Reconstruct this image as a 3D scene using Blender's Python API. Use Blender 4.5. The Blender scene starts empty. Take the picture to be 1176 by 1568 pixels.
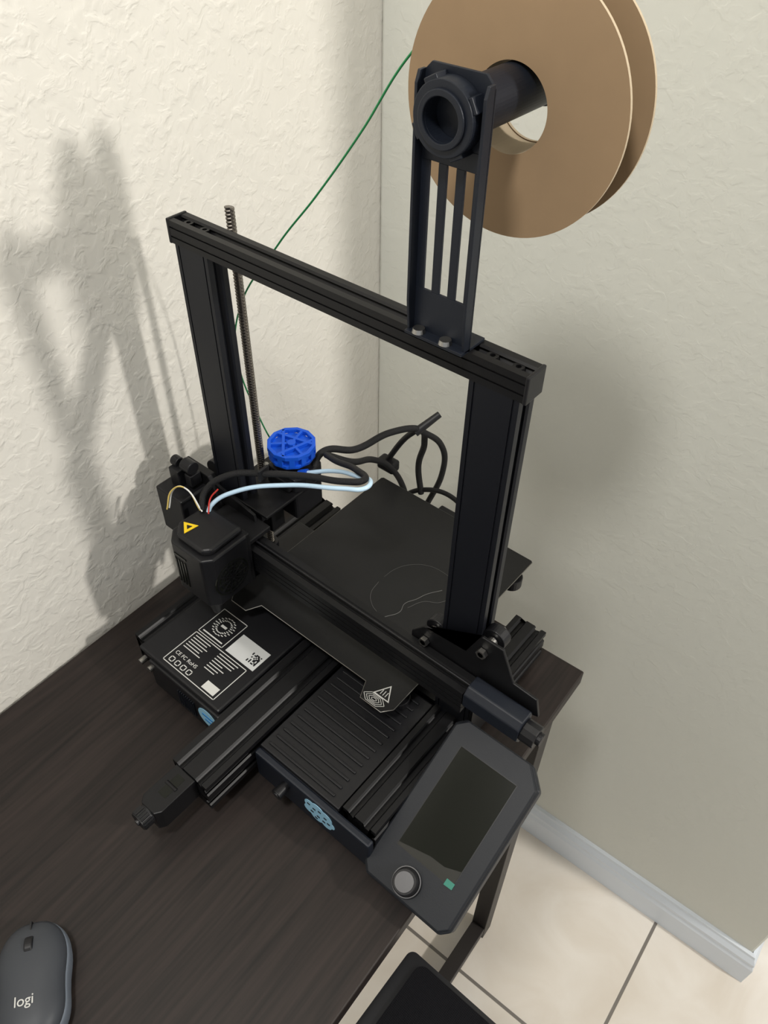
import bpy, bmesh, math, random
from mathutils import Vector, Matrix
random.seed(4)
Z0=0.869   # desk top height above the floor; local coordinates below use desk top = 0
TH=0.029   # walls / desk are turned slightly with respect to the printer
scn=bpy.context.scene
try:
    scn.view_settings.view_transform='Standard'
except Exception: pass

# ---------------------------------------------------------------- materials
def mat(name,col,rough=.5,metal=0.,bump=None,var=None,coat=0.,spec=.5,trans=0.,alpha=None):
    m=bpy.data.materials.new(name);m.use_nodes=True;nt=m.node_tree;b=nt.nodes["Principled BSDF"]
    b.inputs["Base Color"].default_value=(*col,1);b.inputs["Roughness"].default_value=rough;b.inputs["Metallic"].default_value=metal
    b.inputs["Coat Weight"].default_value=coat;b.inputs["Specular IOR Level"].default_value=spec
    b.inputs["Transmission Weight"].default_value=trans
    tc=nt.nodes.new("ShaderNodeTexCoord")
    if var:
        n=nt.nodes.new("ShaderNodeTexNoise");n.inputs["Scale"].default_value=var[0];n.inputs["Detail"].default_value=6
        nt.links.new(tc.outputs["Object"],n.inputs["Vector"])
        mx=nt.nodes.new("ShaderNodeMix");mx.data_type='RGBA'
        mx.inputs[6].default_value=(*[c*(1-var[1]) for c in col],1);mx.inputs[7].default_value=(*[min(1,c*(1+var[1])) for c in col],1)
        nt.links.new(n.outputs["Fac"],mx.inputs[0]);nt.links.new(mx.outputs[2],b.inputs["Base Color"])
    if bump:
        n=nt.nodes.new("ShaderNodeTexNoise");n.inputs["Scale"].default_value=bump[0];n.inputs["Detail"].default_value=4
        nt.links.new(tc.outputs["Object"],n.inputs["Vector"])
        bp=nt.nodes.new("ShaderNodeBump");bp.inputs["Strength"].default_value=bump[1];bp.inputs["Distance"].default_value=bump[2]
        nt.links.new(n.outputs["Fac"],bp.inputs["Height"]);nt.links.new(bp.outputs["Normal"],b.inputs["Normal"])
    return m
def wallmat(name,col,dist):
    m=bpy.data.materials.new(name);m.use_nodes=True;nt=m.node_tree;b=nt.nodes["Principled BSDF"];N=nt.nodes.new;Lk=nt.links.new
    b.inputs["Base Color"].default_value=(*col,1);b.inputs["Roughness"].default_value=.55;b.inputs["Specular IOR Level"].default_value=.2
    tc=N("ShaderNodeTexCoord")
    n1=N("ShaderNodeTexNoise");n1.inputs["Scale"].default_value=80;n1.inputs["Detail"].default_value=3;n1.inputs["Distortion"].default_value=.5
    n2=N("ShaderNodeTexNoise");n2.inputs["Scale"].default_value=28;n2.inputs["Detail"].default_value=2;n2.inputs["Distortion"].default_value=.8
    for n in(n1,n2): Lk(tc.outputs["Object"],n.inputs["Vector"])
    r1=N("ShaderNodeMapRange");r1.inputs[1].default_value=.44;r1.inputs[2].default_value=.66;r1.interpolation_type='SMOOTHSTEP';Lk(n1.outputs["Fac"],r1.inputs[0])
    r2=N("ShaderNodeMapRange");r2.inputs[1].default_value=.46;r2.inputs[2].default_value=.64;r2.interpolation_type='SMOOTHSTEP';Lk(n2.outputs["Fac"],r2.inputs[0])
    a=N("ShaderNodeMath");a.operation='MULTIPLY_ADD';Lk(r2.outputs[0],a.inputs[0]);a.inputs[1].default_value=.8;Lk(r1.outputs[0],a.inputs[2])
    bp=N("ShaderNodeBump");bp.inputs["Strength"].default_value=.4;bp.inputs["Distance"].default_value=dist
    Lk(a.outputs[0],bp.inputs["Height"]);Lk(bp.outputs["Normal"],b.inputs["Normal"])
    return m
def woodmat(name,c1,c2):
    m=bpy.data.materials.new(name);m.use_nodes=True;nt=m.node_tree;b=nt.nodes["Principled BSDF"];N=nt.nodes.new;Lk=nt.links.new
    tc=N("ShaderNodeTexCoord");mp=N("ShaderNodeMapping");mp.inputs["Scale"].default_value=(42,3.2,42);Lk(tc.outputs["Object"],mp.inputs[0])
    n=N("ShaderNodeTexNoise");n.inputs["Scale"].default_value=1.6;n.inputs["Detail"].default_value=8;n.inputs["Distortion"].default_value=1.0;Lk(mp.outputs[0],n.inputs["Vector"])
    mp2=N("ShaderNodeMapping");mp2.inputs["Scale"].default_value=(260,9,260);Lk(tc.outputs["Object"],mp2.inputs[0])
    n2=N("ShaderNodeTexNoise");n2.inputs["Scale"].default_value=1.;n2.inputs["Detail"].default_value=5;Lk(mp2.outputs[0],n2.inputs["Vector"])
    a=N("ShaderNodeMix");a.inputs[0].default_value=.45;Lk(n.outputs["Fac"],a.inputs[2]);Lk(n2.outputs["Fac"],a.inputs[3])
    r=N("ShaderNodeValToRGB");r.color_ramp.elements[0].position=.34;r.color_ramp.elements[0].color=(*c1,1);r.color_ramp.elements[1].position=.70;r.color_ramp.elements[1].color=(*c2,1)
    Lk(a.outputs[0],r.inputs[0]);Lk(r.outputs[0],b.inputs["Base Color"])
    bp=N("ShaderNodeBump");bp.inputs["Strength"].default_value=.2;bp.inputs["Distance"].default_value=.0003;Lk(a.outputs[0],bp.inputs["Height"]);Lk(bp.outputs["Normal"],b.inputs["Normal"])
    b.inputs["Roughness"].default_value=.5;b.inputs["Specular IOR Level"].default_value=.3
    return m
def tilemat(name):
    m=bpy.data.materials.new(name);m.use_nodes=True;nt=m.node_tree;b=nt.nodes["Principled BSDF"];N=nt.nodes.new;Lk=nt.links.new
    tc=N("ShaderNodeTexCoord")
    mp=N("ShaderNodeMapping");mp.inputs["Location"].default_value=(-.455+.46,-.06+.46,0);Lk(tc.outputs["Object"],mp.inputs[0])
    br=N("ShaderNodeTexBrick");br.offset=0;br.inputs["Scale"].default_value=1;br.inputs["Mortar Size"].default_value=.0035;br.inputs["Mortar Smooth"].default_value=.3
    br.inputs["Brick Width"].default_value=.46;br.inputs["Row Height"].default_value=.46
    br.inputs["Mortar"].default_value=(.20,.18,.16,1)
    Lk(mp.outputs[0],br.inputs["Vector"])
    n=N("ShaderNodeTexNoise");n.inputs["Scale"].default_value=7;n.inputs["Detail"].default_value=8;n.inputs["Distortion"].default_value=1.;Lk(tc.outputs["Object"],n.inputs["Vector"])
    r=N("ShaderNodeValToRGB");r.color_ramp.elements[0].position=.3;r.color_ramp.elements[0].color=(.76,.69,.60,1);r.color_ramp.elements[1].position=.7;r.color_ramp.elements[1].color=(.87,.82,.75,1)
    Lk(n.outputs["Fac"],r.inputs[0]);Lk(r.outputs[0],br.inputs["Color1"]);Lk(r.outputs[0],br.inputs["Color2"])
    Lk(br.outputs["Color"],b.inputs["Base Color"]);b.inputs["Roughness"].default_value=.4
    bp=N("ShaderNodeBump");bp.inputs["Strength"].default_value=.4;bp.inputs["Distance"].default_value=.002;bp.invert=True;Lk(br.outputs["Fac"],bp.inputs["Height"]);Lk(bp.outputs["Normal"],b.inputs["Normal"])
    return m
def meshfabric(name):
    m=bpy.data.materials.new(name);m.use_nodes=True;nt=m.node_tree;b=nt.nodes["Principled BSDF"];N=nt.nodes.new;Lk=nt.links.new
    tc=N("ShaderNodeTexCoord");v=N("ShaderNodeTexVoronoi");v.inputs["Scale"].default_value=600;v.inputs["Randomness"].default_value=.1;Lk(tc.outputs["Object"],v.inputs["Vector"])
    r=N("ShaderNodeValToRGB");r.color_ramp.elements[0].color=(.003,.003,.004,1);r.color_ramp.elements[1].color=(.014,.014,.016,1);r.color_ramp.elements[0].position=.3
    Lk(v.outputs["Distance"],r.inputs[0]);Lk(r.outputs[0],b.inputs["Base Color"]);b.inputs["Roughness"].default_value=.9;b.inputs["Specular IOR Level"].default_value=.1
    bp=N("ShaderNodeBump");bp.inputs["Strength"].default_value=.4;bp.inputs["Distance"].default_value=.0004;Lk(v.outputs["Distance"],bp.inputs["Height"]);Lk(bp.outputs["Normal"],b.inputs["Normal"])
    return m
M={}
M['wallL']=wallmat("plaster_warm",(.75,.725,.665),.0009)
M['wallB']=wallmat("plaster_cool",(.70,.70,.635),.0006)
M['trim']=mat("painted_trim",(.72,.77,.83),.35)
M['floor']=tilemat("beige_tile")
M['ceil']=mat("ceiling_paint",(.75,.74,.7),.8)
M['wood']=woodmat("espresso_wood",(.0075,.0055,.005),(.027,.019,.0165))
M['leg']=mat("dark_steel",(.020,.016,.015),.5,.2)
M['alu']=mat("black_anodised",(.006,.006,.007),.42,.2,bump=(900,.15,.0002),spec=.35)
M['alu2']=mat("upright_anodised",(.008,.009,.013),.42,.2,bump=(900,.12,.0002),spec=.35)
M['plas']=mat("black_plastic",(.007,.007,.0085),.42,bump=(700,.15,.0002),spec=.35)
M['navy']=mat("slate_plastic",(.0075,.0100,.0165),.45,bump=(700,.2,.0002),spec=.35)
M['lcdb']=mat("console_plastic",(.0085,.0102,.014),.5,bump=(800,.25,.0002),spec=.3)
M['glass']=mat("screen_glass",(.008,.009,.007),.12,spec=.22)
M['film']=mat("screen_film",(.03,.03,.027),.2,spec=.3)
M['green']=mat("green_tab",(.0,.16,.11),.4)
M['steel']=mat("steel",(.42,.41,.39),.32,1.)
M['dial']=mat("spun_steel",(.12,.12,.125),.38,1.)
M['rod']=mat("lead_screw_steel",(.22,.20,.18),.38,1.)
M['blue']=mat("blue_print",(.006,.080,.56),.45,bump=(500,.2,.0003),spec=.3)
M['tube']=mat("ptfe_tube",(.50,.68,.84),.3)
M['bed']=mat("pei_sheet",(.008,.008,.0083),.5,var=(30,.25),bump=(1400,.4,.0003),spec=.3)
M['edge']=mat("steel_edge",(.25,.24,.22),.35,.9)
M['card']=mat("cardboard",(.29,.197,.115),.8,var=(60,.06),spec=.2)
M['cardE']=mat("cardboard_edge",(.50,.41,.29),.85,spec=.2)
M['fil']=mat("green_filament",(.01,.20,.06),.35)
M['white']=mat("label_print",(.55,.55,.53),.6)
M['paper']=mat("white_sticker",(.50,.51,.51),.6)
M['grey']=mat("bed_marks",(.10,.10,.097),.7)
M['yel']=mat("warning_yellow",(.9,.62,.01),.5)
M['red']=mat("red_sticker",(.5,.03,.02),.5)
M['lblue']=mat("light_blue_sticker",(.30,.55,.72),.5)
M['sblue']=mat("blue_sticker",(.03,.22,.55),.5)
M['sleeve']=mat("braided_sleeve",(.009,.009,.010),.6,bump=(1500,.8,.001),spec=.3)
M['mouse']=mat("mouse_grey",(.040,.044,.052),.5,bump=(900,.1,.0002),spec=.35)
M['mouseS']=mat("mouse_side_grey",(.12,.14,.17),.55,spec=.35)
M['fabric']=meshfabric("mesh_fabric")
M['wireR']=mat("wire_red",(.5,.03,.02),.4);M['wireY']=mat("wire_yellow",(.6,.45,.12),.4);M['wireW']=mat("wire_white",(.7,.7,.68),.4)

# ---------------------------------------------------------------- helpers
def empty(name,loc=(0,0,Z0),rz=0.):
    e=bpy.data.objects.new(name,None);e.empty_display_size=.05;e.location=loc;e.rotation_euler=(0,0,rz);scn.collection.objects.link(e);return e
def link(name,bm,m,par=None,loc=(0,0,0),rot=(0,0,0),bev=0,smooth=False,seg=2):
    bmesh.ops.recalc_face_normals(bm,faces=bm.faces)
    me=bpy.data.meshes.new(name);bm.to_mesh(me);bm.free()
    if m: me.materials.append(M[m])
    o=bpy.data.objects.new(name,me);scn.collection.objects.link(o);o.location=loc;o.rotation_euler=rot
    if par: o.parent=par
    if bev:
        b=o.modifiers.new("bev",'BEVEL');b.width=bev;b.segments=seg;b.limit_method='ANGLE';b.angle_limit=math.radians(40)
    if smooth:
        for p in me.polygons: p.use_smooth=True
    return o
def addbox(bm,x0,x1,y0,y1,z0,z1):
    r=bmesh.ops.create_cube(bm,size=1);
    bmesh.ops.scale(bm,vec=(x1-x0,y1-y0,z1-z0),verts=r['verts']);bmesh.ops.translate(bm,vec=((x0+x1)/2,(y0+y1)/2,(z0+z1)/2),verts=r['verts'])
def box(name,x0,x1,y0,y1,z0,z1,m,par=None,bev=.0008,**k):
    bm=bmesh.new();addbox(bm,x0,x1,y0,y1,z0,z1);return link(name,bm,m,par,bev=bev,**k)
def boxes(name,L,m,par,bev=.0006,**k):
    bm=bmesh.new()
    for b in L: addbox(bm,*b)
    return link(name,bm,m,par,bev=bev,**k)
def addcyl(bm,p0,p1,r,r2=None,n=32,hole=0):
    p0=Vector(p0);p1=Vector(p1);r2=r if r2 is None else r2
    q=(p1-p0).to_track_quat('Z','Y')
    def ring(p,rr): return [bm.verts.new(p+q@Vector((rr*math.cos(2*math.pi*i/n),rr*math.sin(2*math.pi*i/n),0))) for i in range(n)]
    a=ring(p0,r);b=ring(p1,r2)
    for i in range(n): bm.faces.new((a[i],a[(i+1)%n],b[(i+1)%n],b[i]))
    if hole:
        c=ring(p0,hole);d=ring(p1,hole)
        for i in range(n):
            j=(i+1)%n
            bm.faces.new((c[j],c[i],d[i],d[j]));bm.faces.new((a[j],a[i],c[i],c[j]));bm.faces.new((b[i],b[j],d[j],d[i]))
    else:
        bm.faces.new(a[::-1]);bm.faces.new(b)
def cyl(name,p0,p1,r,m,par=None,r2=None,n=32,hole=0,bev=.0005,**k):
    bm=bmesh.new();addcyl(bm,p0,p1,r,r2,n,hole)
    o=link(name,bm,m,par,bev=bev,**k)
    return o
def prism(bm,poly,axis,lo,hi):
    def P(a,b,c):
        return {'z':(a,b,c),'x':(c,a,b),'y':(a,c,b)}[axis]
    A=[bm.verts.new(P(a,b,lo)) for a,b in poly];B=[bm.verts.new(P(a,b,hi)) for a,b in poly]
    n=len(poly);fs=[bm.faces.new(A[::-1]),bm.faces.new(B)]
    for i in range(n): bm.faces.new((A[i],A[(i+1)%n],B[(i+1)%n],B[i]))
    bmesh.ops.triangulate(bm,faces=[f for f in fs if len(f.verts)>4])
def prismo(name,poly,axis,lo,hi,m,par,bev=0,**k):
    bm=bmesh.new();prism(bm,poly,axis,lo,hi);return link(name,bm,m,par,bev=bev,**k)
def profile(w,h,bot=(),right=(),top=(),left=()):
    """outline of an aluminium extrusion: grooves (pos,type) on each side"""
    T=[(-.0045,0),(-.003,.0016),(-.0055,.0018),(-.0055,.0036),(-.0025,.0062),(.0025,.0062),(.0055,.0036),(.0055,.0018),(.003,.0016),(.0045,0)]
    Ln=[(-.0007,0),(-.0007,.0012),(.0007,.0012),(.0007,0)]
    pts=[]
    sides=[((-w/2,-h/2),(1,0),(0,1),w,bot),((w/2,-h/2),(0,1),(-1,0),h,right),((w/2,h/2),(-1,0),(0,-1),w,top),((-w/2,h/2),(0,-1),(1,0),h,left)]
    for (ox,oy),t,n,Ls,g in sides:
        pts.append((ox,oy))
        for pos,ty in sorted(g):
            for s,d in (T if ty=='T' else Ln):
                a=Ls/2+pos+s;pts.append((ox+t[0]*a+n[0]*d,oy+t[1]*a+n[1]*d))
    return pts
def shift(poly,a,b): return [(x+a,y+b) for x,y in poly]
def curve(name,pts,r,m,par=None,res=12,cyc=False,bez=True):
    c=bpy.data.curves.new(name,'CURVE');c.dimensions='3D';c.bevel_depth=r;c.bevel_resolution=4;c.resolution_u=res;c.use_fill_caps=True
    if bez:
        s=c.splines.new('BEZIER');s.bezier_points.add(len(pts)-1)
        for bp,p in zip(s.bezier_points,pts): bp.co=p;bp.handle_left_type='AUTO';bp.handle_right_type='AUTO'
    else:
        s=c.splines.new('POLY');s.points.add(len(pts)-1)
        for bp,p in zip(s.points,pts): bp.co=(*p,1)
    s.use_cyclic_u=cyc
    c.materials.append(M[m]);o=bpy.data.objects.new(name,c);scn.collection.objects.link(o)
    if par:o.parent=par
    return o
def text(name,body,size,loc,rot,m,par,ext=.0001,al='LEFT'):
    c=bpy.data.curves.new(name,'FONT');c.body=body;c.size=size;c.extrude=ext;c.align_x=al;c.materials.append(M[m])
    o=bpy.data.objects.new(name,c);o.location=loc;o.rotation_euler=rot;scn.collection.objects.link(o);o.parent=par;return o

# ---------------------------------------------------------------- room
def wallbox(name,x0,x1,y0,y1,z0,z1,m):
    bm=bmesh.new();addbox(bm,x0,x1,y0,y1,z0,z1);return link(name,bm,m,None,rot=(0,0,TH),bev=.004)
WX,WY,WE=-.254,.380,.607      # left wall plane, back wall plane, outside corner of the back wall
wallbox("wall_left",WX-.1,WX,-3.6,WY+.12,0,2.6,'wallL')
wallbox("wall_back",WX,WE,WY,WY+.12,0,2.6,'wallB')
wallbox("floor",WX-.1,4.6,-3.6,2.4,-.05,0,'floor')
wallbox("ceiling",WX-.1,4.6,-3.6,2.4,2.6,2.65,'ceil')
# baseboard, moulded profile swept along the back wall and around its outside corner
bp_=[(0,0),(.015,0),(.015,.062),(.012,.070),(.0125,.078),(.007,.088),(.006,.094),(0,.096)]
bm=bmesh.new()
A=[bm.verts.new((WX+.016,WY-d,h)) for d,h in bp_];B=[bm.verts.new((WE+d,WY-d,h)) for d,h in bp_];C_=[bm.verts.new((WE+d,WY+.12,h)) for d,h in bp_]
for P,Q in((A,B),(B,C_)):
    for i in range(len(P)):
        j=(i+1)%len(P);bm.faces.new((P[i],P[j],Q[j],Q[i]))
bm.faces.new(A);bm.faces.new(C_[::-1])
link("baseboard_back",bm,'trim',None,rot=(0,0,TH))
bm=bmesh.new();prism(bm,[(WX+d,h) for d,h in bp_],'y',-3.6,WY);link("baseboard_left",bm,'trim',None,rot=(0,0,TH))

# ---------------------------------------------------------------- desk
desk=empty("desk",(0,0,Z0),TH)
DX0,DX1,DY0,DY1=WX+.004,.223,-1.04,.160
box("desktop",DX0,DX1,DY0,DY1,-.022,0,'wood',desk,bev=.0015)
t=.028
fr=[]
for v0 in (DY1-.030,DY0+.012):
    for u0 in (DX1-.045,DX0+.016):
        fr.append((u0,u0+t,v0,v0+t,-Z0+.006,-.022))
for u0 in (DX1-.045,DX0+.016):
    fr.append((u0+.001,u0+t-.001,DY0+.04,DY1-.030,-.05,-.0225))
    fr.append((u0+.001,u0+t-.001,DY0+.04,DY1-.030,-Z0+.03,-Z0+.055))
for v0 in (DY1-.030,DY0+.012):
    fr.append((DX0+.044,DX1-.045,v0+.001,v0+t-.001,-.05,-.0225))
boxes("frame",fr,'leg',desk,bev=.001)
bm=bmesh.new()
for v0 in (DY1-.016,DY0+.026):
    for u0 in (DX1-.031,DX0+.030): addcyl(bm,(u0,v0,-Z0),(u0,v0,-Z0+.008),.011)
link("levelling_feet",bm,'plas',desk)

# ---------------------------------------------------------------- printer
pr=empty("fdm_3d_printer")
p40=profile(.039,.040,bot=[(-.0095,'T'),(.0095,'T')],right=[(-.0095,'T'),(.0095,'T')],top=[(-.0095,'T'),(.0095,'T')],left=[(-.0095,'T'),(.0095,'T')])
prismo("base_rail_right",shift(p40,.1525,.04),'y',-.152,.141,'alu',pr)
prismo("base_rail_left",shift(p40,-.1525,.04),'y',-.152,.141,'alu',pr)
pm=profile(.048,.040,right=[(-.0095,'T'),(.0095,'T')],top=[(-.013,'T'),(.013,'T')],left=[(-.0095,'T'),(.0095,'T')])
prismo("bed_rail",shift(pm,.001,.042),'y',-.222,.185,'alu',pr)
prismo("base_cross_rail",shift(p40,.012,.039),'x',-.133,.133,'alu',pr)
bm=bmesh.new()
for x in(-.1525,.1525):
    for y in(-.135,.125): addcyl(bm,(x,y,0),(x,y,.021),.012,.010)
for y in (-.19,.165): addcyl(bm,(.001,y,0),(.001,y,.023),.011,.010)
link("rubber_feet",bm,'plas',pr)
# control box left
box("control_box",-.137,-.026,-.163,.10,.010,.055,'plas',pr,bev=.002)
box("control_box_lid",-.155,-.028,-.160,.09,.055,.0615,'plas',pr,bev=.0025)
bm=bmesh.new()
for i in range(9): addbox(bm,-.090+i*.003,-.0888+i*.003,-.1645,-.162,.020,.045)
link("vents",bm,'navy',pr)
bm=bmesh.new()
for x in(-.150,-.135):
    addcyl(bm,(x,-.1665,.042),(x,-.158,.042),.0036,n=16)
link("box_screws",bm,'steel',pr)
# label printed frames
Z=.0618
def frame_rect(bm,x0,x1,y0,y1,w,z):
    for a in((x0,x1,y0,y0+w),(x0,x1,y1-w,y1),(x0,x0+w,y0,y1),(x1-w,x1,y0,y1)): addbox(bm,*a,z,z+.0002)
bm=bmesh.new()
frame_rect(bm,-.122,-.042,-.154,-.107,.0009,Z);frame_rect(bm,-.122,-.084,-.105,-.066,.0008,Z)
for i in range(6):
    y=-.1115-i*.0035
    addbox(bm,-.118,-.118+random.uniform(.02,.034),y,y+.0010,Z,Z+.0002)
for i in range(7):
    y=-.1115-i*.0036
    addbox(bm,-.080,-.080+random.uniform(.012,.030),y,y+.0010,Z,Z+.0002)
for x in(-.117,-.108,-.099,-.090): frame_rect(bm,x,x+.0065,-.151,-.1445,.0010,Z)
addbox(bm,-.064,-.046,-.151,-.141,Z,Z+.0002)
for i in range(20):
    a0=2*math.pi*i/20;
    for rr in(.012,.0085):
        x=-.103+rr*math.cos(a0);y=-.084+rr*math.sin(a0);addbox(bm,x-.0015,x+.0015,y-.0005,y+.0005,Z,Z+.0002)
addbox(bm,-.107,-.099,-.0855,-.0825,Z,Z+.0002)
addbox(bm,-.118,-.088,-.1015,-.1000,Z,Z+.0002)
link("label_print",bm,'white',pr)
text("label_text","CE FC RoHS",.0062,(-.118,-.1405,Z+.0001),(0,0,0),'white',pr)
box("serial_sticker",-.079,-.037,-.104,-.077,Z,Z+.0003,'paper',pr,bev=0)
bm=bmesh.new()
for i in range(8):
    for j in range(8):
        if random.random()<.5 or (i in(0,7) and j in(0,7)): addbox(bm,-.053+i*.0016,-.0514+i*.0016,-.099+j*.0016,-.0974+j*.0016,Z+.0003,Z+.0005)
link("qr_code",bm,'plas',pr)
cyl("round_sticker",(-.044,-.1633,.036),(-.044,-.1637,.036),.015,'lblue',pr,bev=0)
boxes("round_sticker_print",[(-.052,-.036,-.1641,-.1637,.038,.041),(-.049,-.040,-.1641,-.1637,.030,.033)],'sblue',pr,bev=0)
# bed-rail belt tensioner
prismo("y_tensioner",[(-.017,-.262),(-.012,-.268),(.006,-.268),(.010,-.262),(.010,-.222),(-.017,-.222)],'z',.030,.0600,'alu',pr,bev=.001)
boxes("y_tensioner_slot",[(-.008,.002,-.252,-.228,.0598,.0603)],'glass',pr,bev=0)
cyl("y_pulley",(-.0105,-.240,.0592),(.004,-.240,.0592),.0022,'alu',pr)
bm=bmesh.new()
addcyl(bm,(-.004,-.268,.050),(-.004,-.280,.050),.0095,n=20);
for i in range(20):
    a=2*math.pi*i/20;addbox(bm,-.004+.0093*math.cos(a)-.0009,-.004+.0093*math.cos(a)+.0009,-.279,-.270,.050+.0093*math.sin(a)-.0009,.050+.0093*math.sin(a)+.0009)
link("y_tensioner_knob",bm,'plas',pr)
cyl("y_tensioner_bolt",(-.004,-.282,.050),(-.004,-.266,.050),.003,'dial',pr)
# drawer
box("drawer",.028,.130,-.157,-.02,.012,.052,'navy',pr,bev=.002)
box("drawer_front",.027,.174,-.164,-.156,.010,.054,'navy',pr,bev=.002)
box("drawer_lid",.028,.131,-.156,-.012,.052,.058,'plas',pr,bev=.001)
boxes("drawer_lid_ribs",[(.034,.120,-.150+i*.0098,-.1470+i*.0098,.0575,.0600) for i in range(14)],'plas',pr,bev=.0008)
cyl("drawer_knob",(.070,-.178,.040),(.070,-.163,.040),.006,'plas',pr,r2=.0045)
cyl("drawer_knob_face",(.070,-.1786,.040),(.070,-.178,.040),.0035,'dial',pr,bev=0)
bm=bmesh.new()
for (x,z,r) in((.103,.042,.008),(.112,.044,.009),(.122,.042,.008),(.100,.032,.006),(.110,.029,.008),(.122,.029,.007),(.128,.034,.005),(.112,.036,.012)): addcyl(bm,(x,-.1642,z),(x,-.1646-.00002*r*100,z),r,n=20)
link("cloud_sticker",bm,'lblue',pr)
bm=bmesh.new()
for (x,z) in((.101,.043),(.108,.041),(.115,.044),(.122,.040),(.105,.033),(.113,.032),(.120,.031),(.126,.034),(.110,.026)): addbox(bm,x-.0022,x+.0012,-.1652,-.1646,z-.0008,z+.0008)
link("cloud_sticker_print",bm,'navy',pr)
# uprights
pu=profile(.040,.020,bot=[(-.0155,'L'),(.0155,'L')],right=[(0,'T')],top=[(-.01,'T'),(.01,'T')],left=[(0,'T')])
UT=.456
prismo("upright_right",shift(pu,.1515,0),'z',.024,UT,'alu2',pr)
prismo("upright_left",shift(pu,-.1515,0),'z',.024,UT,'alu2',pr)
pb=profile(.020,.020,left=[(0.004,'L'),(-.004,'L')],right=[(0,'T')],top=[(0,'T')],bot=[(0,'T')])
prismo("top_rail",shift(pb,0,.466),'x',-.1755,.1735,'alu',pr)
boxes("top_rail_caps",[(-.1785,-.1752,-.0105,.0105,.4552,.4768),(.1732,.1762,-.0105,.0105,.4552,.4768)],'plas',pr,bev=.001)
bm=bmesh.new()
for x in(-.1615,-.1415,.1415,.1615): addcyl(bm,(x,0,.4700),(x,0,.4745),.0042,hole=.002,n=20)
link("top_rail_screws",bm,'alu',pr)
# X gantry
pg=profile(.022,.030,left=[(.007,'L'),(-.007,'L'),(0,'L')],right=[(0,'T')],top=[(0,'T')],bot=[(0,'T')])
prismo("x_rail",shift(pg,-.033,.150),'x',-.175,.180,'alu',pr)
curve("x_belt",[(-.17,-.0335,.1675),(.19,-.0335,.1675)],.0012,'plas',pr,bez=False)
# right gantry plate
prismo("x_plate_right",[(.105,.125),(.19,.125),(.205,.15),(.243,.165),(.238,.186),(.214,.188),(.199,.222),(.178,.222),(.165,.190),(.118,.186),(.105,.170)],'y',-.021,-.018,'alu',pr,bev=.0008)
bm=bmesh.new()
for (x,z) in((.1815,.205),(.1815,.140),(.1215,.170)): addcyl(bm,(x,-.0055,z),(x,.0055,z),.0112,hole=.003,n=28)
link("v_wheels_right",bm,'plas',pr,bev=.001)
bm=bmesh.new()
for (x,z) in((.1815,.205),(.1815,.140),(.1215,.170)):
    addcyl(bm,(x,-.026,z),(x,.011,z),.0028,n=16);addcyl(bm,(x,-.026,z),(x,-.0215,z),.005,n=6);addcyl(bm,(x,-.0175,z),(x,-.0065,z),.005,n=16)
link("v_wheel_bolts_right",bm,'steel',pr)
prismo("x_tensioner",[(-.0445,.150),(-.0445,.166),(-.038,.172),(-.024,.172),(-.022,.166),(-.022,.140),(-.038,.140)],'x',.181,.238,'navy',pr,bev=.0012)
bm=bmesh.new();addcyl(bm,(.238,-.033,.157),(.252,-.033,.157),.0105,n=12);addcyl(bm,(.236,-.033,.157),(.256,-.033,.157),.006,n=16)
link("x_tensioner_knob",bm,'plas',pr,bev=.0008)
box("right_rail_bracket",.1715,.176,-.010,.030,.03,.100,'alu',pr)
# left gantry end: motor box and plate
box("x_motor",-.214,-.172,-.060,-.022,.130,.190,'plas',pr,bev=.002)
prismo("x_motor_cover",[(-.218,.126),(-.150,.126),(-.150,.170),(-.168,.205),(-.210,.205),(-.218,.195)],'y',-.024,-.014,'alu',pr,bev=.001)
prismo("x_plate_left",[(-.190,.120),(-.115,.120),(-.100,.150),(-.105,.185),(-.185,.200)],'y',-.0205,-.0175,'alu',pr)
bm=bmesh.new()
for (x,z) in((-.1815,.195),(-.1815,.140),(-.1215,.165)): addcyl(bm,(x,-.0055,z),(x,.0055,z),.0112,n=28)
link("v_wheels_left",bm,'plas',pr,bev=.001)
boxes("limit_switch",[(-.205,-.190,-.045,-.028,.190,.212),(-.186,-.176,-.040,-.026,.195,.210)],'plas',pr,bev=.001)
bm=bmesh.new();addcyl(bm,(-.190,-.034,.218),(-.176,-.034,.218),.0075,n=24);addcyl(bm,(-.208,-.034,.214),(-.198,-.034,.214),.006,n=24)
link("x_pulley",bm,'plas',pr,bev=.001)
# lead screw with thread
def thread(name,x,y,z0,z1,r,m,par):
    bm=bmesh.new();n=10;pitch=.0032;rings=int((z1-z0)/pitch*4);prev=None
    for i in range(rings+1):
        z=z0+(z1-z0)*i/rings;rad=r*(1+.10*(1 if (i%4) in(1,2) else -1))
        rg=[bm.verts.new((x+rad*math.cos(2*math.pi*k/n),y+rad*math.sin(2*math.pi*k/n),z+pitch*k/n)) for k in range(n)]
        if prev:
            for k in range(n): bm.faces.new((prev[k],prev[(k+1)%n],rg[(k+1)%n],rg[k]))
        prev=rg
    bm.faces.new(prev)
    return link(name,bm,m,par)
thread("lead_screw",-.146,.032,.065,.480,.0040,'rod',pr)
box("z_motor",-.166,-.126,.014,.052,.004,.046,'plas',pr,bev=.003)
cyl("z_coupler",(-.146,.032,.046),(-.146,.032,.078),.009,'plas',pr)
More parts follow.
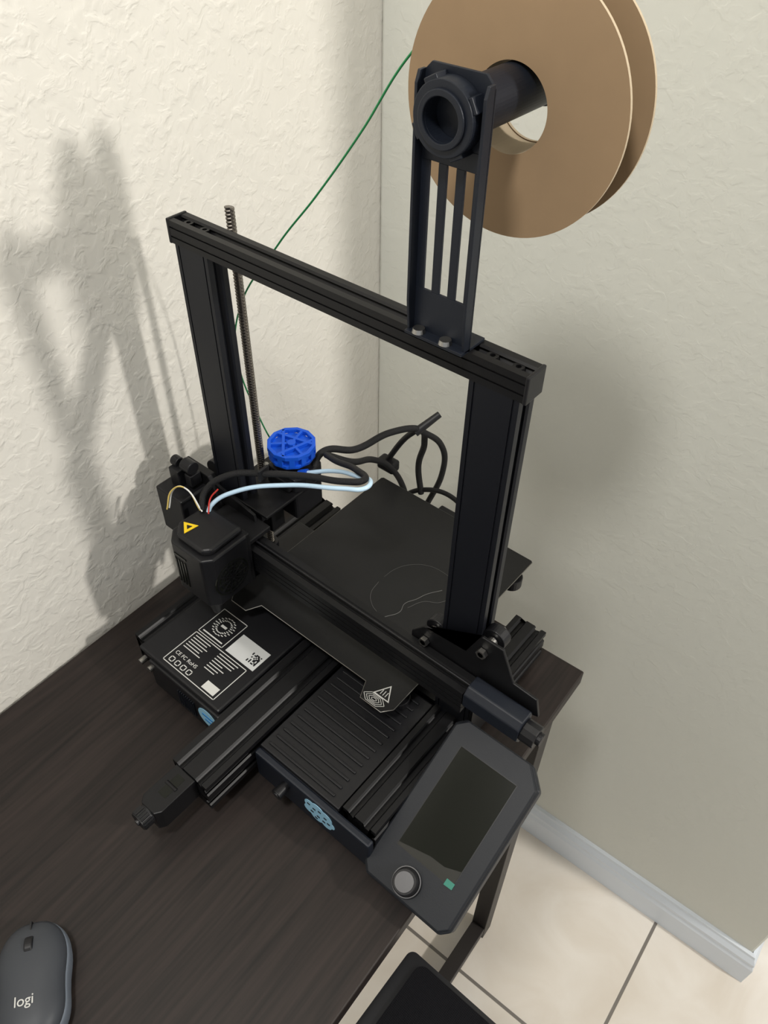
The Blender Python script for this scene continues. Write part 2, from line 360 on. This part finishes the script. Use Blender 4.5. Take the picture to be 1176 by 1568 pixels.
# extruder
boxes("extruder_base",[(-.165,-.095,-.012,.075,.178,.182),(-.165,-.118,-.0165,.0,.135,.180),(-.160,-.128,.022,.042,.112,.178)],'alu',pr,bev=.001)
box("extruder_motor",-.140,-.098,.034,.076,.142,.178,'plas',pr,bev=.003)
prismo("extruder_body",[(-.140,.034),(-.098,.034),(-.092,.045),(-.098,.076),(-.130,.080),(-.142,.060)],'z',.182,.200,'plas',pr,bev=.0015)
boxes("extruder_lever",[(-.134,-.102,.028,.036,.184,.197)],'alu',pr,bev=.0015)
bm=bmesh.new();addcyl(bm,(-.112,.030,.192),(-.112,.046,.192),.004,n=16);addcyl(bm,(-.136,.030,.2),(-.136,.030,.206),.003,n=12)
for (x,y) in((-.133,.041),(-.103,.041),(-.103,.071),(-.133,.071)): addcyl(bm,(x,y,.2),(x,y,.2035),.003,n=16)
link("extruder_screws",bm,'steel',pr)
# knob: low scalloped rim, solid web, crossing ribs that leave triangular windows
KX,KY,KZ=-.1215,.056,.216
KR=.0265
bm=bmesh.new()
addcyl(bm,(KX,KY,KZ+.006),(KX,KY,KZ+.0110),KR,hole=KR-.0040,n=12)
addcyl(bm,(KX,KY,KZ-.004),(KX,KY,KZ+.0065),KR-.0045,n=48)
addcyl(bm,(KX,KY,KZ-.006),(KX,KY,KZ-.002),KR-.001,n=12)
addcyl(bm,(KX,KY,KZ-.014),(KX,KY,KZ+.0115),.0048,n=24)
for i in range(12):
    a=2*math.pi*(i+.5)/12;r=bmesh.ops.create_cube(bm,size=1)
    bmesh.ops.scale(bm,vec=(.004,.006,.014),verts=r['verts']);bmesh.ops.rotate(bm,cent=(0,0,0),matrix=Matrix.Rotation(a,3,'Z'),verts=r['verts'])
    bmesh.ops.translate(bm,vec=(KX+(KR-.003)*math.cos(a),KY+(KR-.003)*math.sin(a),KZ+.003),verts=r['verts'])
for i in range(3):
    a=math.pi*i/3*2+.25;off=.0085;L=2*math.sqrt((KR-.002)**2-off**2)
    r=bmesh.ops.create_cube(bm,size=1);bmesh.ops.scale(bm,vec=(L,.0034,.0046),verts=r['verts']);bmesh.ops.translate(bm,vec=(0,off,0),verts=r['verts'])
    bmesh.ops.rotate(bm,cent=(0,0,0),matrix=Matrix.Rotation(a,3,'Z'),verts=r['verts']);bmesh.ops.translate(bm,vec=(KX,KY,KZ+.0086+.0001*i),verts=r['verts'])
    r=bmesh.ops.create_cube(bm,size=1);bmesh.ops.scale(bm,vec=(KR-.003,.0030,.0044),verts=r['verts']);bmesh.ops.translate(bm,vec=((KR-.003)/2,0,0),verts=r['verts'])
    bmesh.ops.rotate(bm,cent=(0,0,0),matrix=Matrix.Rotation(a+math.pi/2,3,'Z'),verts=r['verts']);bmesh.ops.translate(bm,vec=(KX,KY,KZ+.0085),verts=r['verts'])
link("extruder_knob",bm,'blue',pr,bev=.0005)
cyl("tube_fitting",(-.100,.044,.203),(-.090,.047,.208),.0042,'blue',pr)
# hotend
hx0,hx1,hy0,hy1=-.146,-.082,-.104,-.050
hb,ht=.126,.194
hp=[(hx0,hy0+.012),(hx0+.012,hy0),(hx1-.008,hy0),(hx1,hy0+.010),(hx1,hy1),(hx0,hy1)]
prismo("hotend_shroud",hp,'z',hb,ht,'plas',pr,bev=.002)
hp2=[(hx0+.004,hy0+.018),(hx0+.016,hy0+.006),(hx1-.012,hy0+.006),(hx1-.005,hy0+.014),(hx1-.006,hy1),(hx0+.006,hy1)]
prismo("hotend_shroud_top",hp2,'z',ht,ht+.008,'plas',pr,bev=.003)
boxes("hotend_vents_side",[(hx0-.0008,hx0+.001,-.098+.004*i+.01,-.096+.004*i+.01,.143,.173) for i in range(7)],'navy',pr,bev=0)
boxes("hotend_vents_front",[(hx0+.014+.0045*i,hx0+.016+.0045*i,hy0-.0008,hy0+.001,.138,.173) for i in range(4)]+[(hx0+.014,hx0+.032,hy0-.0008,hy0+.001,.178,.180)],'glass',pr,bev=0)
bm=bmesh.new()
FZ=.155
for k in range(4): addcyl(bm,(hx1-.0005,-.076,FZ),(hx1+.0008,-.076,FZ),.020-.005*k,hole=.018-.005*k if k<3 else 0,n=32)
for i in range(10):
    a=2*math.pi*i/10;r=bmesh.ops.create_cube(bm,size=1)
    bmesh.ops.scale(bm,vec=(.0018,.016,.0016),verts=r['verts']);bmesh.ops.translate(bm,vec=(0,.011,0),verts=r['verts']);bmesh.ops.rotate(bm,cent=(0,0,0),matrix=Matrix.Rotation(a,3,'X'),verts=r['verts'])
    bmesh.ops.translate(bm,vec=(hx1+.0004,-.076,FZ),verts=r['verts'])
link("hotend_fan_grille",bm,'alu',pr)
cyl("hotend_fan_recess",(hx1-.001,-.076,FZ),(hx1+.0003,-.076,FZ),.0215,'glass',pr,bev=0)
def tri(bm,cx,cy,r,z0,z1,rot=math.pi/2): prism(bm,[(cx+r*math.cos(rot+i*2.0944),cy+r*math.sin(rot+i*2.0944)) for i in range(3)],'z',z0,z1)
bm=bmesh.new();tri(bm,hx0+.018,-.084,.0095,ht+.008,ht+.0085,.9);link("warning_triangle",bm,'yel',pr)
bm=bmesh.new();tri(bm,hx0+.018,-.084,.0035,ht+.0085,ht+.0088,.9);link("warning_mark",bm,'plas',pr)
box("red_sticker",hx0-.0006,hx0,-.088,-.078,.130,.138,'red',pr,bev=0)
boxes("hotend_carriage",[(-.148,-.083,-.052,-.046,.124,.194),(-.148,-.088,-.048,-.014,.170,.176)],'alu',pr,bev=.001)
cyl("nozzle_block",(-.112,-.078,.104),(-.112,-.078,.126),.008,'steel',pr)
cyl("nozzle",(-.112,-.078,.0905),(-.112,-.078,.104),.0008,'rod',pr,r2=.004)
cyl("part_cooling_duct",(-.096,-.092,.104),(-.096,-.092,.126),.004,'plas',pr,r2=.009)
# bed
PB=.0865
bx0,bx1,by0,by1=-.112,.114,-.048,.199
box("bed_plate",bx0+.003,bx1-.003,by0+.004,by1-.002,PB-.0065,PB-.0018,'edge',pr,bev=.0006)
pts=[(bx0+.002,by1),(bx0,by1-.002),(bx0,by0-.010),(bx0+.004,by0-.016),(bx0+.026,by0-.016),(bx0+.034,by0),(bx1-.042,by0),(bx1-.034,by0-.018),(bx1-.008,by0-.018),(bx1,by0-.008),(bx1,by1-.002),(bx1-.002,by1)]
prismo("build_sheet",pts,'z',PB-.0018,PB,'bed',pr,bev=.0003)
edge=[(x,y,PB-.0009) for x,y in pts]
curve("build_sheet_edge",edge,.0006,'edge',pr,cyc=True,bez=False)
bm=bmesh.new();tri(bm,bx1-.018,by0+.000,.0115,PB,PB+.0002,math.pi/2);link("bed_warning",bm,'white',pr)
bm=bmesh.new();tri(bm,bx1-.018,by0+.000,.0092,PB+.0002,PB+.0003,math.pi/2);link("bed_warning_inner",bm,'bed',pr)
bm=bmesh.new()
for i in(-1,0,1): addbox(bm,bx1-.0186+i*.003,bx1-.0178+i*.003,by0-.003,by0+.003,PB+.0003,PB+.0004)
cx,cy=bx1-.022,by0-.011
link("bed_warning_waves",bm,'white',pr)
bm=bmesh.new()
for rr in(.010,.0075,.005,.0025):
    for i in range(6):
        a=i*math.pi/3;b2=(i+1)*math.pi/3
        p=Vector((cx+rr*1.3*math.cos(a),cy+rr*.62*math.sin(a)-.0005));q=Vector((cx+rr*1.3*math.cos(b2),cy+rr*.62*math.sin(b2)-.0005))
        d=(q-p).normalized();n=Vector((-d.y,d.x))*.0003
        f=[bm.verts.new((*v,PB+.0002)) for v in(p+n,q+n,q-n,p-n)];bm.faces.new(f)
link("bed_fingerprint_icon",bm,'white',pr)
# residue marks on the sheet
def mark(name,P,w=.00018): curve(name,[(x-.012,y+.030,PB+.0001) for x,y in P],w,'grey',pr)
mark("sheet_scratch_1",[(.072,.066),(.062,.050),(.058,.038),(.052,.024),(.055,.012),(.048,-.002),(.040,-.014)],.00032)
mark("sheet_scratch_2",[(.075,.085),(.060,.088),(.040,.086),(.022,.074),(.012,.056),(.010,.040)],.00012)
mark("sheet_scratch_3",[(.010,.030),(.014,.012),(.026,.000),(.036,-.004)],.00018)
mark("sheet_scratch_4",[(.088,.070),(.080,.050),(.066,.040),(.058,.022)],.00015)
prismo("bed_carriage",[(-.085,-.02),(-.06,-.025),(.06,-.025),(.09,-.02),(.095,.17),(.06,.18),(-.06,.18),(-.09,.17)],'z',.0665,.0695,'alu',pr,bev=.0005)
bm=bmesh.new();bk=bmesh.new()
for x in(-.098,.100):
    for y in(-.030,.182):
        addcyl(bm,(x,y,.052),(x,y,.066),.0125,n=24);addcyl(bk,(x,y,.0665),(x,y,PB-.0065),.004,n=16)
link("levelling_knobs",bm,'plas',pr,bev=.001);link("bed_springs",bk,'steel',pr)
boxes("carriage_arms",[(-.108,-.080,-.036,-.020,.0655,.0695),(-.108,-.080,.170,.188,.0655,.0695),(.082,.108,-.036,-.020,.0655,.0695),(.082,.108,.170,.188,.0655,.0695)],'alu',pr)
box("y_motor",-.028,.028,.186,.215,.03,.078,'plas',pr,bev=.002)
curve("bed_cable",[(.02,.21,.068),(-.02,.235,.075),(-.07,.232,.066),(-.10,.215,.04),(-.11,.19,.02)],.0032,'sleeve',pr)
# LCD console
LC=empty("console");LC.parent=pr;LC.location=(.175,-.167,.030);LC.rotation_euler=(.45,0,0)
lx0,lx1,ly0,ly1=-.005,.0935,-.008,.158
def chamf(x0,x1,y0,y1,c):
    return [(x0+c[0],y0),(x1-c[1],y0),(x1,y0+c[1]),(x1,y1-c[2]),(x1-c[2],y1),(x0+c[3],y1),(x0,y1-c[3]),(x0,y0+c[0])]
cc=(.008,.008,.016,.008)
prismo("console_body",chamf(lx0,lx1,ly0,ly1,cc),'z',-.022,-.004,'lcdb',LC,bev=.002)
prismo("console_face",chamf(lx0+.0015,lx1-.0015,ly0+.0015,ly1-.0015,cc),'z',-.004,0,'lcdb',LC,bev=.0018)
prismo("screen",[(.0135,.030),(.0745,.030),(.0745,.134),(.0135,.134)],'z',-.0005,.0004,'glass',LC)
boxes("screen_seam",[(.0128,.0752,.0293,.030,-.0004,.0002),(.0128,.0752,.134,.1347,-.0004,.0002),(.0128,.0135,.0293,.1347,-.0004,.0002),(.0745,.0752,.0293,.1347,-.0004,.0002)],'plas',LC,bev=0)
prismo("protective_film",[(.0136,.0301),(.0744,.0301),(.0744,.0455),(.060,.040),(.045,.0395),(.0136,.0325)],'z',.0004,.0007,'film',LC)
prismo("film_pull_tab",[(.067,.0280),(.0755,.0285),(.0755,.034),(.067,.034)],'z',.0006,.0011,'green',LC)
DLX,DLY=.040,.010
cyl("dial_base",(DLX,DLY,0),(DLX,DLY,.004),.0130,'plas',LC,n=48)
bm=bmesh.new();addcyl(bm,(DLX,DLY,.004),(DLX,DLY,.013),.0118,.0112,n=48)
link("dial",bm,'plas',LC,bev=.001)
cyl("dial_cap",(DLX,DLY,.0128),(DLX,DLY,.0136),.0090,'dial',LC,n=48)
cyl("dial_rim",(DLX,DLY,.004),(DLX,DLY,.0055),.0136,'dial',LC,hole=.0120,n=48)
bm=bmesh.new();prism(bm,[(-.150,.010),(-.06,.010),(-.06,.052),(-.135,.020)],'x',.178,.19);link("console_bracket",bm,'plas',pr)
boxes("console_arm",[(.172,.20,-.090,-.070,.022,.050)],'alu',pr)
# spool holder
hx0_,hx1_=.0820,.1290
bm=bmesh.new()
y0,y1=-.0105,-.0085
sl=[.0930,.1055,.1180];sw=.0033
xs=[hx0_]+[v for s in sl for v in(s-sw,s+sw)]+[hx1_]
addbox(bm,hx0_,hx1_,y0,y1,.4760,.508)
for i in range(0,len(xs),2): addbox(bm,xs[i],xs[i+1],y0,y1,.508,.589)
addbox(bm,hx0_,hx1_,y0,y1,.589,.600)
prism(bm,[(hx0_,.600),(hx1_,.600),(hx1_,.634),(hx1_-.006,.640),(hx0_+.006,.640),(hx0_,.634)],'y',y0,y1)
for x in(hx0_,hx1_-.002):
    prism(bm,[(-.0095,.4765),(-.0095,.636),(-.015,.636),(-.0175,.630),(-.0175,.500),(-.0155,.4775)],'x',x,x+.002)
addbox(bm,hx0_,hx1_,-.0185,.0085,.4762,.4785)
link("spool_bracket",bm,'navy',pr,bev=.0003)
bm=bmesh.new()
for x in(.091,.113): addcyl(bm,(x,-.0145,.4785),(x,-.0145,.4815),.0048,.0040,n=20)
link("spool_bracket_screws",bm,'steel',pr)
RX,RZ=.1045,.6165
bm=bmesh.new()
addcyl(bm,(RX,-.0085,RZ),(RX,.082,RZ),.0150,hole=.0115,n=48)
addcyl(bm,(RX,.082,RZ),(RX,.086,RZ),.0165,hole=.0115,n=48)
addcyl(bm,(RX,-.0215,RZ),(RX,-.0105,RZ),.0200,hole=.0118,n=48)
addcyl(bm,(RX,-.0235,RZ),(RX,-.0210,RZ),.0155,hole=.0118,n=48)
for i in range(4):
    a=math.pi/2*i+.5;r=bmesh.ops.create_cube(bm,size=1);bmesh.ops.scale(bm,vec=(.004,.010,.009),verts=r['verts'])
    bmesh.ops.rotate(bm,cent=(0,0,0),matrix=Matrix.Rotation(-a,3,'Y'),verts=r['verts']);bmesh.ops.translate(bm,vec=(RX+.0200*math.cos(a),-.0155,RZ+.0200*math.sin(a)),verts=r['verts'])
link("spool_holder_tube",bm,'navy',pr,bev=.0006)
# cables
curve("bowden_tube",[(-.094,.046,.206),(-.06,.055,.222),(-.02,.046,.244),(.008,.034,.260),(.010,.022,.262),(-.005,.012,.260),(-.0625,-.006,.243),(-.110,-.034,.226),(-.1297,-.052,.208),(-.131,-.058,.198)],.0023,'tube',pr)
curve("hotend_sleeve",[(-.136,-.060,.204),(-.140,-.050,.218),(-.122,-.030,.238),(-.090,-.012,.246),(-.05,.006,.254),(-.01,.018,.262),(.002,.030,.262),(-.02,.046,.252),(-.06,.060,.232),(-.09,.076,.214)],.0033,'sleeve',pr)
curve("extruder_sleeve",[(-.098,.060,.192),(-.103,.082,.206),(-.0866,.12,.196),(-.075,.165,.198),(-.0607,.200,.190),(-.068,.225,.150),(-.080,.232,.10),(-.0719,.230,.060)],.0040,'sleeve',pr)
curve("sleeve_branch_1",[(-.09,.076,.214),(-.085,.11,.185),(-.095,.16,.150),(-.095,.19,.120),(-.09,.215,.07),(-.085,.22,.03)],.0038,'sleeve',pr)
curve("sleeve_branch_2",[(-.0607,.200,.190),(-.050,.235,.150),(-.055,.25,.09),(-.07,.24,.03)],.0038,'sleeve',pr)
curve("sleeve_branch_3",[(-.06,.198,.191),(-.085,.205,.158),(-.108,.205,.115)],.0036,'sleeve',pr)
cyl("cable_end_boot",(-.062,.196,.186),(-.048,.224,.204),.0052,'plas',pr,r2=.0040)
boxes("cable_connector",[(-.120,-.094,.196,.212,.100,.116)],'plas',pr,bev=.003)
boxes("cable_ties",[(-.0925,-.0895,-.019,-.005,.239,.253)],'plas',pr,bev=.001)
for i,(c,o) in enumerate((('wireY',0),('wireW',.003),('wireR',.006),('plas',-.003))):
    curve("hotend_wire_%d"%(i+1),[(-.136+o,-.062,.204),(-.158+o*.5,-.060,.220),(-.174,-.066+o,.211),(-.176,-.075+o,.190)] if i<2 else [(-.132+o,-.060,.204),(-.136+o,-.052,.216),(-.130+o,-.045,.228)],.0008,c,pr)

# ---------------------------------------------------------------- filament spool
sp=empty("filament_spool",(.106,.058,Z0+.6075))
def disk(name,y):
    bm=bmesh.new();addcyl(bm,(0,y,0),(0,y+.0022,0),.0760,hole=.0255,n=96)
    o=link(name,bm,'card',sp)
    o.data.materials.append(M['cardE'])
    for p in o.data.polygons:
        if abs(p.normal.y)<.5: p.material_index=1
    return o
disk("front_flange",-.014);disk("back_flange",.0155)
bm=bmesh.new();addcyl(bm,(0,-.0118,0),(0,.0155,0),.031,hole=.0262,n=64);link("core",bm,'cardE',sp)
bm=bmesh.new()
addcyl(bm,(0,-.0110,0),(0,.0100,0),.0345,hole=.0312,n=64);link("filament_winding",bm,'fil',sp)
A0=Vector((-.0834,-.001,.0135));B0=Vector((-.216,-.008,-.1545))
curve("filament_strand",[tuple(A0-(B0-A0)*.28+Vector((.010,0,-.006))),tuple(A0),tuple(A0.lerp(B0,.33)+Vector((.002,0,-.002))),tuple(A0.lerp(B0,.66)+Vector((.002,0,-.002))),tuple(B0),(-.274,-.013,-.2395),(-.286,-.012,-.30),(-.268,-.006,-.370),(-.250,-.003,-.405)],.00085,'fil',sp)

# ---------------------------------------------------------------- mouse
mo=empty("computer_mouse",(.024,-.4175,Z0),math.atan2(.57,-.82))  # +x local = nose
def superell(name,zs,m,par):
    bm=bmesh.new();n=56;prev=None
    for z,a,b,xo in zs:
        rg=[]
        for k in range(n):
            t=2*math.pi*k/n;c,s=math.cos(t),math.sin(t);e=.78
            x=a*math.copysign(abs(c)**e,c);y=b*math.copysign(abs(s)**e,s)
            y*=1-.10*math.exp(-((x+.004)/.018)**2)
            rg.append(bm.verts.new((x+xo,y,z)))
        if prev:
            for k in range(n): bm.faces.new((prev[k],prev[(k+1)%n],rg[(k+1)%n],rg[k]))
        else: bm.faces.new(rg[::-1])
        prev=rg
    bm.faces.new(prev)
    return link(name,bm,m,par,smooth=True)
superell("mouse_base",[(.001,.044,.027,0),(.004,.0475,.030,0),(.012,.049,.0315,0),(.019,.0485,.0310,0),(.022,.047,.030,0)],'mouseS',mo)
superell("mouse_shell",[(.0215,.0478,.0298,0),(.0235,.0478,.0295,0),(.027,.046,.0280,-.001),(.031,.041,.0245,-.003),(.034,.034,.019,-.005),(.0358,.024,.0125,-.006),(.0365,.010,.005,-.007)],'mouse',mo)
cyl("scroll_wheel",(.026,-.0035,.0285),(.026,.0035,.0285),.0085,'plas',mo,bev=.0012)
boxes("button_gap",[(.0345,.047,-.0006,.0006,.0225,.0300),(-.002,.0165,-.0005,.0005,.0345,.0357)],'plas',mo,bev=0)
text("mouse_logo","logi",.011,(-.020,.009,.0366),(0,0,-math.pi/2),'white',mo,ext=.0002)

# ---------------------------------------------------------------- office chair
ch=empty("office_chair",(.52,-.43,0))
def rrect(x0,x1,y0,y1,r,n=8):
    P=[]
    for cx,cy,a0 in((x1-r,y0+r,-90),(x1-r,y1-r,0),(x0+r,y1-r,90),(x0+r,y0+r,180)):
        for i in range(n+1):
            a=math.radians(a0+90*i/n);P.append((cx+r*math.cos(a),cy+r*math.sin(a)))
    return P
SZ=Z0-.40;AZ=Z0-.10
prismo("seat_frame",rrect(-.24,.24,-.23,.23,.045),'z',SZ-.03,SZ-.006,'plas',ch,bev=.004)
prismo("seat_mesh",rrect(-.225,.225,-.215,.215,.040),'z',SZ-.012,SZ,'fabric',ch,bev=.005)
for i,s in enumerate((1,-1)):
    yo=.268 if s>0 else -.162
    prismo("armrest_frame_%d"%(i+1),rrect(-.291,.03,yo-.106,yo,.008),'z',AZ-.022,AZ-.004,'plas',ch,bev=.003)
    prismo("armrest_pad_%d"%(i+1),rrect(-.276,.02,yo-.098,yo-.005,.010),'z',AZ-.006,AZ,'fabric',ch,bev=.002)
    boxes("armrest_post_%d"%(i+1),[(-.10,-.06,yo-.040,yo-.022,SZ-.02,AZ-.02),(-.10,-.06,min(yo-.03,.18*s),max(yo-.03,.18*s),SZ-.034,SZ-.02)],'plas',ch,bev=.003)
cyl("gas_lift",(0,0,.07),(0,0,SZ-.03),.022,'plas',ch)
bm=bmesh.new();cs=bmesh.new()
for i in range(5):
    a=2*math.pi*i/5+.9;r=bmesh.ops.create_cube(bm,size=1);bmesh.ops.scale(bm,vec=(.24,.032,.022),verts=r['verts']);bmesh.ops.translate(bm,vec=(.12,0,.085),verts=r['verts'])
    bmesh.ops.rotate(bm,cent=(0,0,0),matrix=Matrix.Rotation(a,3,'Z'),verts=r['verts'])
    c=Vector((.235*math.cos(a),.235*math.sin(a),.028));d=Vector((-math.sin(a),math.cos(a),0))*.02
    addcyl(cs,c-d,c+d,.0275)
    addcyl(bm,c,c+Vector((0,0,.055)),.008)
link("star_base",bm,'plas',ch,bev=.004);link("casters",cs,'plas',ch,bev=.003)
prismo("backrest",rrect(-.20,.20,SZ+.12,SZ+.40,.05),'x',.262,.285,'fabric',ch,bev=.006)
boxes("backrest_post",[(.245,.262,-.03,.03,SZ-.02,SZ+.30),(0,.25,-.03,.03,SZ-.042,SZ-.028)],'plas',ch,bev=.003)

# ---------------------------------------------------------------- lights
def area(name,loc,tgt,size,power,col):
    l=bpy.data.lights.new(name,'AREA');l.shape='DISK';l.size=size;l.energy=power;l.color=col
    o=bpy.data.objects.new(name,l);o.location=loc;o.rotation_euler=(Vector(tgt)-Vector(loc)).to_track_quat('-Z','Y').to_euler();scn.collection.objects.link(o);return o
area("room_lamp",(2.25,.60,Z0+1.64),(-.1,0,Z0+.3),.13,40,(1,.96,.90))
area("ceiling_lamp",(.24,-.68,Z0+1.68),(.1,.1,Z0),.20,13.5,(1,.98,.94))
w=bpy.data.worlds.new("World");w.use_nodes=True;w.node_tree.nodes["Background"].inputs[0].default_value=(.94,.97,1,1);w.node_tree.nodes["Background"].inputs[1].default_value=.55
scn.world=w

# ---------------------------------------------------------------- camera
cam=bpy.data.cameras.new("camera");co=bpy.data.objects.new("camera",cam);scn.collection.objects.link(co);scn.camera=co
co.location=(.36547,-.38778,.75970+Z0);co.rotation_euler=(.79893,-.01336,.69233)
cam.sensor_fit='VERTICAL';cam.sensor_height=24;cam.sensor_width=18;cam.lens=24*1205.97/1568;cam.clip_start=.01
